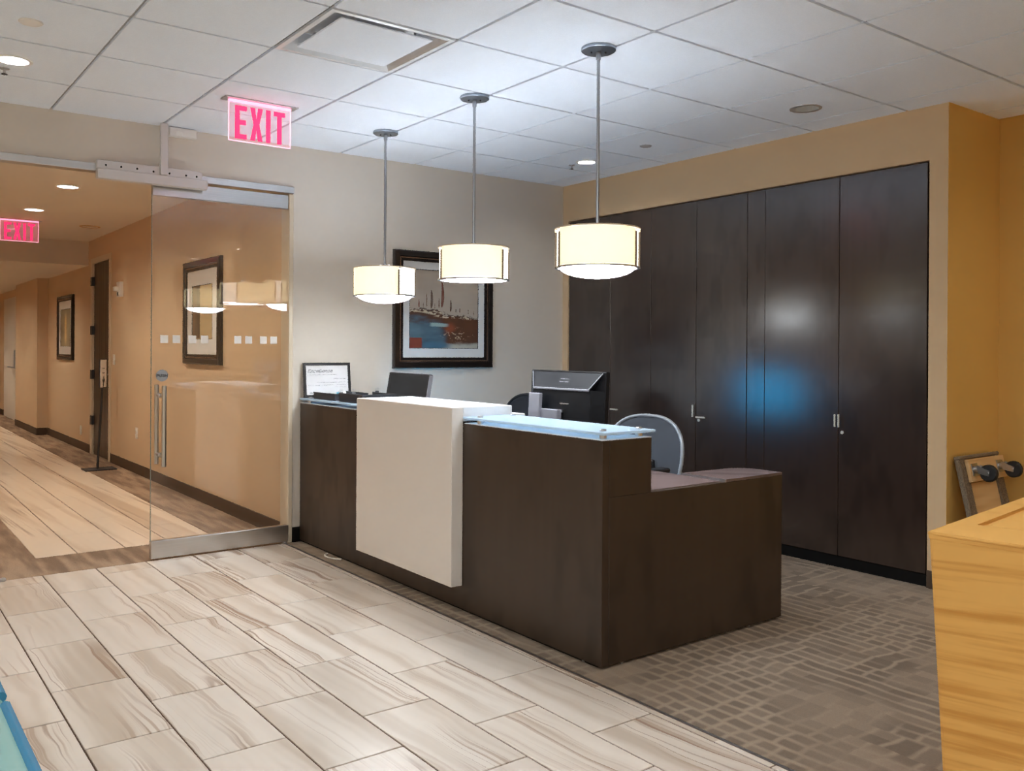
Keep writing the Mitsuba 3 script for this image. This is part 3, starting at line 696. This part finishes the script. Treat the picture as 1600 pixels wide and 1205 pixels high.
def sea_fn(p, n, uv):
    u = (p.x - 3.34) / .61; v = (p.z - 1.307) / .596
    w1 = fbm(u * 5, v * 14, 2, 4); w2 = fbm(u * 3 + 7, v * 9, 5, 3)
    sky_ = mix(s2l(186, 172, 156), s2l(170, 156, 142), w2)
    c = sky_
    def sail(c, u0, v0, h, wd, colr, bend=0.0):
        t = (v - v0) / h
        cx_ = u0 + bend * t * (1 - t)
        hw = wd * dr.sqrt(dr.maximum(t * (1 - t) * 4, 0)) * (1.1 - .5 * t)
        inside = smoothstep(1.25, .75, dr.abs(u - cx_) / dr.maximum(hw, 1e-4)) * dr.select((t > 0) & (t < 1), mi.Float(1), mi.Float(0))
        return mix(c, s2l(*colr), inside * (.65 + .5 * w1))
    for a in ((.47, .55, .33, .024, (110, 56, 40), .06), (.315, .53, .24, .020, (84, 62, 48), .04), (.25, .55, .17, .008, (108, 80, 62), 0), (.60, .50, .15, .016, (84, 60, 46), .02),
              (.14, .54, .10, .012, (120, 70, 52), 0), (.43, .54, .13, .009, (112, 78, 60), 0), (.68, .49, .05, .006, (70, 52, 42), 0), (.74, .49, .06, .007, (90, 60, 46), 0), (.87, .47, .07, .004, (90, 70, 56), 0), (.95, .46, .06, .004, (90, 70, 56), 0), (.37, .53, .08, .004, (90, 70, 56), 0), (.20, .54, .07, .004, (90, 70, 56), 0)):
        c = sail(c, *a)
    hor = .50 - .07 * u + .04 * dr.sin(u * 5) * .3
    band = v - hor + (w1 - .5) * .09
    sea = mix(s2l(96, 60, 42), s2l(74, 52, 42), fbm(u * 8, v * 10, 9, 3))
    blue = mix(s2l(56, 74, 88), s2l(92, 118, 130), fbm(u * 4, v * 12, 3, 3))
    mblue = smoothstep(.62, .44, u + (w2 - .5) * .35) * smoothstep(.44, .34, v + (w1 - .5) * .18)
    sea = mix(sea, blue, mblue)
    low = smoothstep(.13, .07, v + (w1 - .5) * .08) * smoothstep(.16, .26, u)
    sea = mix(sea, mix(s2l(66, 102, 122), s2l(182, 182, 170), smoothstep(.45, .8, u + (w2 - .5) * .6)), low * .9)
    red = smoothstep(.20, .17, u) * smoothstep(.17, .15, v)
    sea = mix(sea, s2l(116, 58, 46), red)
    tq = smoothstep(.03, .012, dr.abs(v - .325 - (w1 - .5) * .03)) * smoothstep(.28, .34, u) * smoothstep(.60, .54, u)
    sea = mix(sea, s2l(148, 172, 170), tq)
    rd = smoothstep(.14, .05, dr.sqrt(dr.square(u - .60) + dr.square((v - .29) * 1.3)) + (w2 - .5) * .1)
    sea = mix(sea, s2l(140, 66, 42), rd * .7)
    speck = smoothstep(.66, .74, fbm(u * 40, v * 60, 4, 2)) * smoothstep(.14, .0, dr.abs(v - .2) + dr.abs(u - .7) * .4)
    sea = mix(sea, s2l(196, 176, 150), speck * .8)
    c = mix(c, sea, smoothstep(.012, -.012, band))
    foam = smoothstep(.030, .008, dr.abs(band + .010 + (w2 - .5) * .04)) * smoothstep(.42, .56, fbm(u * 22, v * 50, 8, 3))
    c = mix(c, s2l(62, 46, 38), smoothstep(.028, .004, dr.abs(band - .004)) * smoothstep(.46, .60, fbm(u * 30, v * 40, 1, 2)) * .85)
    c = mix(c, s2l(206, 190, 166), foam * .85)
    return c
picture('large dark framed abstract seascape with sail shapes on the white wall', PCX, WY, PCZ, '-y', PW, PH, .078, .058, sea_fn, 'art_sea', .012)

k = thing('framed_certificate', 'small black framed certificate reading Excellence, standing on the desk ledge by the white wall', 'certificate')
cw, ch = .35, .238
tilt = trimesh.transformations.rotation_matrix(math.radians(-6), (1, 0, 0))
Mc = wallM(2.675, WY - .045, .981, '-y') @ tilt
cy_ = ch / 2
def cloc(m): return tf(shift(m, 0, cy_, 0), Mc)
part(k, 'frame', cloc(rectframe(cw, ch, [(0, 0), (0, .014), (.004, .017), (.016, .017), (.018, .010), (.018, 0)])), 'black_plastic', label='black frame')
part(k, 'paper', cloc(box(-cw / 2 + .015, cw / 2 - .015, -ch / 2 + .015, ch / 2 - .015, .004, .008)), 'paper', label='white certificate sheet')
part(k, 'easel_back', cloc(box(-.03, .03, -ch / 2, .02, -.012, -.001)), 'black_plastic')
def line(x0, y0, x1, y1, t): return box(x0, x1, y0 - t / 2, y1 + t / 2, .0081, .0086)
tm = meshkit.text_mesh('Excellence', .0235, .0006, True)
tm.vertices[:, 0] += .28 * tm.vertices[:, 1]
tm.vertices[:, 1] *= 1.0; tm.vertices[:, 0] *= 1.12
part(k, 'title', cloc(shift(tm, -.146, .052, .0081)), 'ink_light', label='slanted grey lettering reading Excellence')
part(k, 'print_lines', cloc(cat([line(-.145, .036, .07, .036, .0015), line(.045, .008, .14, .008, .002), line(-.08, -.016, .14, -.016, .0018), line(-.14, -.036, .14, -.036, .0012), line(.06, -.05, .14, -.05, .0012), line(-.135, -.088, -.098, -.088, .006)])), 'ink_light')

# ------------------------------------------------------------------ things on the desk
def mesh_tray(label, x0, x1, y0, y1, z0, h, rot=0):
    k = thing('letter_tray', label, 'tray')
    cxy = ((x0 + x1) / 2, (y0 + y1) / 2, 0)
    t = .004
    part(k, 'base', rotz(box(x0, x1, y0, y1, z0, z0 + .003), rot, cxy), 'black_mesh')
    part(k, 'wall', rotz(cat([box(x0, x1, y0, y0 + .002, z0, z0 + h)]), rot, cxy), 'black_mesh')
    part(k, 'wall', rotz(cat([box(x0, x0 + .002, y0, y1, z0, z0 + h)]), rot, cxy), 'black_mesh')
    part(k, 'wall', rotz(cat([box(x1 - .002, x1, y0, y1, z0, z0 + h)]), rot, cxy), 'black_mesh')
    part(k, 'rim', rotz(cat([cyl((a, b, z0 + h), (c, d_, z0 + h), .003, 8) for a, b, c, d_ in ((x0, y0, x1, y0), (x1, y0, x1, y1), (x0, y0, x0, y1))]), rot, cxy), 'black_plastic')
    return k
mesh_tray('black mesh letter tray at the far end of the ledge, in front of the certificate', 2.53, 2.77, 5.24, 5.56, .981, .042)
mesh_tray('black mesh letter tray nearer the white panel, behind its edge', 2.53, 2.77, 4.86, 5.18, .981, .052)
k = thing('teal_card', 'small teal and white card leaning in the far letter tray', 'card')
part(k, 'sheet', tf(box(-.014, .014, 0, .05, 0, .0012), wallM(2.585, 5.29, .985, '-y') @ trimesh.transformations.rotation_matrix(-.25, (1, 0, 0))), 'teal_card')
part(k, 'sheet', tf(box(.016, .05, 0, .055, 0, .0012), wallM(2.585, 5.29, .985, '-y') @ trimesh.transformations.rotation_matrix(-.25, (1, 0, 0))), 'paper')
def binder_clip(x, y, z, label):
    k = thing('binder_clip', label, 'clip', 'binder clips on the letter trays')
    part(k, 'spring', trimesh.Trimesh([(x - .012, y - .008, z), (x + .012, y - .008, z), (x + .012, y + .008, z), (x - .012, y + .008, z), (x - .012, y, z + .014), (x + .012, y, z + .014)], [(0, 1, 5), (0, 5, 4), (2, 3, 4), (2, 4, 5), (0, 4, 3), (1, 2, 5), (0, 3, 2), (0, 2, 1)]), 'black_plastic')
    for s in (-1, 1):
        a = np.linspace(0, math.pi, 12)
        path = [(x + s * .007 - .006, y + s * .002, z + .012)] + [(x + s * .007 - .006 * math.cos(t), y + s * .002, z + .026 + .006 * math.sin(t)) for t in a] + [(x + s * .007 + .006, y + s * .002, z + .012)]
        part(k, 'wire_loop', tube(path, .0009, 6), 'satin')
for x, y, z, lab in ((2.575, 5.24, 1.022, 'small binder clip with wire loops on the left rim of the far letter tray'), (2.665, 5.24, 1.022, 'small binder clip with wire loops farther right on the rim of the far letter tray'), (2.77, 5.12, 1.032, 'small binder clip on the rim of the near letter tray')):
    binder_clip(x, y, z, lab)

# screen with a silver edge, back towards us
k = thing('desk_screen', 'slim black screen with silver edge behind the white counter, below the painting', 'screen')
lx, ly, lz = 2.885, 5.03, .715
Ml = wallM(lx, ly, lz, '-x') @ trimesh.transformations.rotation_matrix(math.radians(-6), (0, 1, 0)) @ trimesh.transformations.rotation_matrix(math.radians(-10), (1, 0, 0))
part(k, 'lid', tf(rbox(-.315, .315, .035, .45, -.012, .012, .006), Ml), 'screen_black', 30)
part(k, 'edge', tf(cat([box(.314, .319, .075, .445, -.012, .012), box(-.3, .3, .449, .4525, -.010, .010)]), Ml), 'silver_plastic', label='silver edge')
part(k, 'screen', tf(trimesh.Trimesh([(-.30, .055, -.0125), (.30, .055, -.0125), (.30, .435, -.0125), (-.30, .435, -.0125)], [(0, 2, 1), (0, 3, 2)]), Ml), 'screen_off', emit=SCREEN, label='blue lit screen side')
part(k, 'stand', cat([tf(box(-.04, .04, 0, .2, .013, .022), Ml), box(lx - .1, lx + .12, ly - .13, ly + .13, .7125, .724, .003)]), 'black_plastic')

# monitor, back towards us
k = thing('computer_monitor', 'black desktop monitor seen from behind with silver stand, on the desk near the mesh chair', 'monitor')
mx, my, mz0, mz1 = 3.045, 3.61, .86, 1.209
Mm = wallM(mx, my, 0, '-x') @ trimesh.transformations.rotation_matrix(math.radians(-3), (1, 0, 0))
W2 = .306
part(k, 'bezel', tf(rbox(-W2, W2, mz0, mz1, -.02, .008, .006), Mm), 'monitor_low', 30)
V = []
def bump(w0, z0, z1, w1, zz0, zz1, dd):
    return trimesh.Trimesh([(-w0, z0, .007), (w0, z0, .007), (w0, z1, .007), (-w0, z1, .007), (-w1, zz0, dd), (w1, zz0, dd), (w1, zz1, dd), (-w1, zz1, dd)]).convex_hull
up_ = part(k, 'upper_back', tf(trimesh.Trimesh([(-.292, mz1 - .006, .006), (.292, mz1 - .006, .006), (.22, mz1 - .098, .052), (-.22, mz1 - .098, .052), (.22, mz1 - .098, .006), (-.22, mz1 - .098, .006)]).convex_hull, Mm), 'monitor_back', label='dark grey sloping upper back')
part(k, 'lower_back', tf(trimesh.Trimesh([(-.30, mz0 + .01, .006), (.30, mz0 + .01, .006), (.30, mz1 - .1, .006), (-.30, mz1 - .1, .006), (-.235, mz0 + .03, .048), (.235, mz0 + .03, .048), (.235, mz1 - .1, .048), (-.235, mz1 - .1, .048)]).convex_hull, Mm), 'monitor_low', label='black lower back')
part(k, 'silver_trim', tf(cat([tube([(-.286, mz1 - .01, .012), (-.225, mz1 - .099, .055)], .003, 8), tube([(.286, mz1 - .01, .012), (.225, mz1 - .099, .055)], .003, 8), box(-.228, .228, mz1 - .106, mz1 - .094, .046, .058, .003)]), Mm), 'silver_plastic', label='silver trim line across the back')
part(up_, 'badge', tf(cat([box(a, a + .032, b, b + .0025, 0, .0015) for a in (-.06, -.018) for b in (0, .018)]), Mm @ trimesh.transformations.translation_matrix((.03, mz1 - .062, .0335)) @ trimesh.transformations.rotation_matrix(-.464, (1, 0, 0))), 'silver_plastic')
part(k, 'screen', tf(box(-.295, .295, mz0 + .012, mz1 - .012, -.0215, -.0195), Mm), 'screen_off')
part(k, 'stand', cat([tf(rbox(-.208, -.115, .735, 1.082, .075, .10, .006), Mm), tf(box(-.12, .02, .93, 1.0, .05, .085, .004), Mm)]), 'silver_plastic', label='silver monitor stand')
part(k, 'stand_base', box(mx - .19, mx + .12, my - .01, my + .27, .7125, .735, .006), 'silver_plastic', label='silver foot')
part(k, 'vent_slot', tf(box(.0, .07, 1.03, 1.036, .048, .052), Mm), 'satin')
part(k, 'port', tf(box(-.02, .03, .985, 1.0, .047, .06), Mm), 'satin')

# ------------------------------------------------------------------ task chairs
def task_chair(label, x, y, deg, back_w, back_top, back_bot, frame_mat, mesh_mat, thin):
    k = thing('office_chair', label, 'chair')
    def pl(m): return shift(rotz(m, deg), x, y, 0)
    # local: chair faces -x, back at +x
    n, rows = 33, 13
    def outline(t):
        # closed rounded shield, t in 0..2pi
        c, s = math.cos(t), math.sin(t)
        e = .78 if s > 0 else .62
        u = math.copysign(abs(c) ** .8, c) * back_w / 2 * (1.0 - (.30 * (-s) ** 1.2 if s < 0 else .0))
        v = (back_top + back_bot) / 2 + math.copysign(abs(s) ** e, s) * (back_top - back_bot) / 2
        return u, v
    def bx(u, v):
        return .25 + .10 * ((v - .5) / .5) - .30 * (u * u) * .9
    ring = [outline(t) for t in np.linspace(0, 2 * math.pi, 64, endpoint=False)]
    path = [(bx(u, v), u, v) for u, v in ring]
    part(k, 'back_frame', pl(tube(path, .011, 10, closed=True)), frame_mat, 40, label='curved frame of the backrest')
    cu, cv = 0, (back_top + back_bot) / 2
    V, F = [], []
    for j in range(9):
        f = 1 - j / 8
        for u, v in ring:
            uu, vv = cu + (u - cu) * f, cv + (v - cv) * f
            V.append((bx(uu, vv) - .002, uu, vv))
    N = len(ring)
    for j in range(8):
        for i in range(N):
            a, b = j * N + i, j * N + (i + 1) % N
            F += [(a, b, b + N), (a, b + N, a + N)]
    front = np.array(V); backv = front + (.004, 0, 0)
    F = np.array(F)
    part(k, 'back_mesh', pl(trimesh.Trimesh(np.vstack([front, backv]), np.vstack([F, F[:, ::-1] + len(front)]), process=False)), mesh_mat, True, label='backrest mesh')
    part(k, 'lumbar_pad', pl(rbox(.215, .245, -.12, .12, .60, .70, .012)), 'black_plastic', 30)
    part(k, 'spine', pl(tube([(.30, 0, back_bot + .12), (.31, 0, back_bot - .02), (.24, 0, .44), (.05, 0, .42)], .022, 10)), 'black_plastic', 40)
    part(k, 'seat', pl(rbox(-.27, .21, -.25, .25, .43, .49, .028)), mesh_mat if thin else 'black_mesh', 40)
    for s in (-1, 1):
        a = part(k, 'armrest', pl(rbox(-.14, .12, s * .285 - .035, s * .285 + .035, .655, .685, .014)), 'black_plastic', 40)
        part(a, 'arm_post', pl(cyl((.02, s * .27, .44), (.02, s * .285, .66), .016, 12)), 'black_plastic', 40)
    part(k, 'gas_column', pl(cyl((0, 0, .10), (0, 0, .44), .024, 16)), 'black_plastic', 40)
    bs = part(k, 'star_base', pl(cat([tube([(0, 0, .12), (.17 * math.cos(a), .17 * math.sin(a), .11), (.29 * math.cos(a), .29 * math.sin(a), .078)], [.026, .02, .014], 8) for a in np.arange(5) * 2 * math.pi / 5 + .3])), 'black_plastic', 40)
    for a in np.arange(5) * 2 * math.pi / 5 + .3:
        part(bs, 'caster', pl(cyl((.29 * math.cos(a) - .02 * math.sin(a), .29 * math.sin(a) + .02 * math.cos(a), .0315), (.29 * math.cos(a) + .02 * math.sin(a), .29 * math.sin(a) - .02 * math.cos(a), .0315), .030, 14)), 'rubber', 40)
    return k
task_chair('grey mesh-back office chair with pale frame behind the end of the desk', 3.42, 3.60, 6, .56, .938, .44, 'chair_frame', 'chair_mesh', True)
task_chair('black office chair partly hidden behind the monitor, only its rounded top showing', 3.84, 5.31, 0, .54, .975, .47, 'black_plastic', 'black_mesh', False)

# ------------------------------------------------------------------ corridor objects
d2 = struct('door_2', 'dark wood door in a cream frame in the corridor wall')
part(d2, 'leaf', box(XR + .012, XR + .055, 10.925, 11.765, .008, 2.335, .002), 'hall_door_mat')
part(d2, 'frame', cat([box(XR - .012, XR + .09, 10.845, 10.922, 0, 2.40, .003), box(XR - .012, XR + .09, 11.768, 11.86, 0, 2.40, .003), box(XR - .012, XR + .09, 10.845, 11.86, 2.338, 2.40, .003)]), 'off_white_trim', label='cream metal frame')
for z in (.42, .98, 1.52, 2.12):
    part(d2, 'hinge', box(XR - .022, XR + .012, 11.735, 11.82, z - .055, z + .055, .003), 'dark_grey')
part(d2, 'lever', tube([(XR + .01, 11.0, 1.0), (XR - .05, 11.0, 1.0), (XR - .05, 11.12, 1.0)], .010, 8), 'satin')
d3 = struct('door_3', 'pale door with lever handle at the far end of the corridor wall')
part(d3, 'leaf', box(XR - .02, XR - .001, 17.35, 19.15, .005, 2.2, .003), 'wall_white')
part(d3, 'lever', cat([box(XR - .035, XR - .021, 17.75, 17.87, .93, 1.25), tube([(XR - .03, 17.81, .95), (XR - .09, 17.81, .95), (XR - .09, 18.1, .95)], .014, 8)]), 'satin')

def hall_art_fn(p, n, uv):
    u = (8.02 - p.y) / .9; v = (p.z - 1.2) / .85
    a = mix(s2l(196, 176, 138), s2l(176, 150, 108), fbm(u * 3, v * 3, 2))
    dark = smoothstep(.42, .40, u) * smoothstep(.22, .24, v)
    c = mix(a, mix(s2l(88, 72, 54), s2l(128, 106, 80), noise(u * 18, v * 2)), dark)
    blk = smoothstep(.20, .18, dr.abs(u - .30)) * smoothstep(.10, .08, dr.abs(v - .12))
    return mix(c, s2l(196, 180, 150), blk * .7)
picture('tall dark framed print on the corridor wall, seen through the glass door', XR, 7.59, 1.62, '-x', .96, .89, .085, .13, hall_art_fn, 'art_hall')
def hall_art2_fn(p, n, uv):
    u = (13.9 - p.y) / 1.04; v = (p.z - 1.14) / .88
    c = mix(s2l(150, 132, 104), s2l(128, 110, 84), fbm(u * 4, v * 5, 2))
    return mix(c, s2l(206, 178, 124), smoothstep(.1, .02, dr.abs(u - .5)) * smoothstep(.3, .1, dr.abs(v - .48)))
picture('dark framed print on the far corridor wall past the dark door', XR, 13.38, 1.578, '-x', 1.04, .88, .075, .11, hall_art2_fn, 'art_hall_far')

def plate(name, label, cat_, y, z, w, h, detail):
    k = thing(name, label, cat_)
    part(k, 'plate', box(XR - .008, XR - .0005, y - w / 2, y + w / 2, z - h / 2, z + h / 2, .002), 'white_plastic')
    for dz in detail:
        part(k, 'insert', box(XR - .012, XR - .008, y - w * .22, y + w * .22, z + dz - .016, z + dz + .016, .002), 'lamp_white')
    return k
plate('light_switch', 'white light switch plate beside the dark corridor door', 'switch', 10.69, 1.176, .075, .118, (0,))
plate('wall_outlet', 'white wall outlet low on the corridor wall near the glass door', 'outlet', 9.71, .422, .075, .118, (-.025, .025))
plate('wall_outlet', 'white wall outlet low on the wall past the dark corridor door', 'outlet', 12.42, .248, .075, .118, (-.025, .025))
k = thing('strobe_alarm', 'white fire alarm strobe high on the corridor wall right of the dark door', 'alarm')
part(k, 'body', rbox(XR - .045, XR - .001, 10.29, 10.42, 1.87, 2.035, .008), 'white_plastic', 30)
part(k, 'lens', rbox(XR - .09, XR - .044, 10.33, 10.40, 1.93, 1.98, .01), 'lamp_white', 30)
part(k, 'grille', box(XR - .047, XR - .044, 10.33, 10.38, 1.885, 1.92), 'ink')

k = thing('sign_stand', 'thin black floor stand holding a printed notice beside the dark corridor door', 'sign')
sx, sy = 2.18, 10.25
part(k, 'base', box(sx - .14, sx + .18, sy - .10, sy + .12, .001, .014, .004), 'dark_grey', label='flat dark foot')
part(k, 'pole', cyl((sx, sy, .01), (sx + .075, sy + .105, 1.0), .012, 12), 'black_plastic', 40)
Ms = np.eye(4); Ms[:3, 0] = (.55, .835, 0); Ms[:3, 1] = (0, 0, 1); Ms[:3, 2] = (.835, -.55, 0); Ms[:3, 2] = np.cross(Ms[:3, 0], Ms[:3, 1]); Ms[:3, 3] = (sx + .075, sy + .10, 1.03)
part(k, 'holder', tf(box(-.085, .11, -.155, .16, -.012, 0), Ms), 'black_plastic', label='black sign holder')
nb = part(k, 'notice', tf(box(-.08, .08, -.15, .15, .001, .004), Ms), 'paper', label='white printed notice')
part(nb, 'print', tf(cat([box(-.03, .03, .05, .06, .004, .0055), box(-.03, .03, .0, .01, .004, .0055), box(-.035, .035, -.09, -.06, .004, .0055)]), Ms), 'ink')

# ------------------------------------------------------------------ foreground furniture and dolly
k = thing('lounge_chair', 'yellow fabric armchair with piped top edge, cut off by the right edge of the picture', 'armchair')
zt = .845
def taper(m, cx_, cy_, amt):
    m = m.copy(); f = (zt - m.vertices[:, 2]) / zt
    m.vertices[:, 0] = cx_ + (m.vertices[:, 0] - cx_) * (1 - amt * f); m.vertices[:, 1] = cy_ + (m.vertices[:, 1] - cy_) * (1 - amt * f)
    return m
rot_ = 7.0
AT = (2.285, 1.2, 0)
def lc(m): return shift(rotz(m, rot_), *AT)
LX, LY = 1.10, .80
def sub(m, l=.05):
    return m.subdivide_to_size(l)
shell = taper(rbox(0, LX, -LY, 0, .06, zt - .008, .014), LX / 2, -LY / 2, .085)
shell = trimesh.boolean.difference([shell, box(.63, LX + .2, -LY + .075, -.071, .40, zt + .2)], engine='manifold')
part(k, 'shell', lc(shell), 'yellow_fabric', 40, label='upholstered outer shell with arms and back')
part(k, 'seat_cushion', lc(rbox(.635, LX - .02, -LY + .08, -.076, .401, .50, .03)), 'yellow_fabric', 40)
hole_ = sbox(.20, -LY + .07, LX + .2, -.064).buffer(.012).buffer(-.006)
bd = ext(sbox(.004, -LY + .004, LX - .004, -.004).buffer(.003).difference(hole_), .018, zt - .016)
part(k, 'top_border', lc(bd), 'yellow_fabric', label='flat padded top border')
part(k, 'top_panel', lc(rbox(.206, .628, -LY + .076, -.073, zt - .03, zt + .001, .010)), 'yellow_fabric', 40, label='flush top of the back cushion')
pp = [(LX - .004, -.004), (.004, -.004), (.004, -LY + .004), (LX - .004, -LY + .004)]
part(k, 'piping', lc(tube([(a, b, zt - .003) for q in range(3) for a, b in [tuple(np.array(pp[q]) * (1 - t) + np.array(pp[q + 1]) * t) for t in np.linspace(0, 1, 12, endpoint=q == 2)]], .0055, 8)), 'yellow_fabric', 40, label='piped edge')
for a, b in ((.1, -.1), (LX - .1, -.1), (.1, -LY + .1), (LX - .1, -LY + .1)):
    part(k, 'foot', lc(cyl((a, b, 0), (a, b, .07), .022, 14)), 'black_plastic')

k = thing('bench_seat', 'teal vinyl bench seat at the bottom left corner', 'bench')
for y0, y1 in ((1.75, 2.588), (2.6, 3.35)):
    cu = part(k, 'cushion', rbox(-.36, .348, y0, y1, .29, .42, .05, 6), 'teal_vinyl', 40, label='teal cushion')
    part(cu, 'border', tube([(.330, y0 + .03, .409), (.330, y1 - .03, .409)], .014, 10), 'teal_edge_sheen', 40, label='blue sheen along the rounded edge')
    part(k, 'base', box(-.31, .30, y0 + .05, y1 - .05, .0, .289, .004), 'black_base')

k = thing('moving_dolly', 'wooden furniture dolly with carpeted rails and black casters leaning in the tan niche', 'dolly')
Md = np.eye(4)
lean = math.radians(13)
Md[:3, :3] = np.array([[1, 0, 0], [0, math.sin(lean), -math.cos(lean)], [0, math.cos(lean), math.sin(lean)]])
Md[:3, 3] = (5.115, 2.225, .012)
dw, dh = .47, .74
for s in (-1, 1):
    part(k, 'rail', tf(box(s * (dw / 2 - .04) - .04, s * (dw / 2 - .04) + .04, 0, dh, -.03, .0, .006), Md), 'carpet_wrap', label='carpet wrapped rail')
for v in (.02, dh - .135):
    part(k, 'crossboard', tf(box(-dw / 2 + .05, dw / 2 - .0, v, v + .125, .001, .022, .003), Md), 'pine', label='pale wooden crossboard')
part(k, 'deck', tf(box(-dw / 2 + .075, dw / 2 - .05, .15, dh - .14, -.02, -.012), Md), 'pine')
part(k, 'carpet_edge', tf(box(-dw / 2, dw / 2, dh - .008, dh + .014, -.032, .004, .006), Md), 'carpet_wrap')
for u, v in ((-.13, dh - .07), (.165, dh - .07), (-.13, .08), (.165, .08)):
    c_ = part(k, 'caster', tf(cat([box(u - .035, u + .035, v - .035, v + .035, .022, .026, .002), cyl((u, v, .026), (u, v, .045), .022, 16)]), Md), 'zinc', 30, label='zinc swivel caster')
    wv_, ww_ = v - .028, .094
    for q in (-1, 1):
        pts = np.array([(u + q * .021, v + .024, .045), (u + q * .021, v - .022, .045), (u + q * .019, wv_ - .016, ww_ + .004), (u + q * .019, wv_ + .012, ww_ + .014)])
        part(c_, 'fork', tf(trimesh.Trimesh(np.vstack([pts + (.0015, 0, 0), pts - (.0015, 0, 0)])).convex_hull, Md), 'zinc')
    part(c_, 'axle', tf(cyl((u - .026, wv_, ww_), (u + .026, wv_, ww_), .008, 12), Md), 'zinc', 30)
    part(c_, 'wheel', tf(cyl((u - .015, wv_, ww_), (u + .015, wv_, ww_), .047, 28, .007), Md), 'rubber', 40, label='black rubber wheel')
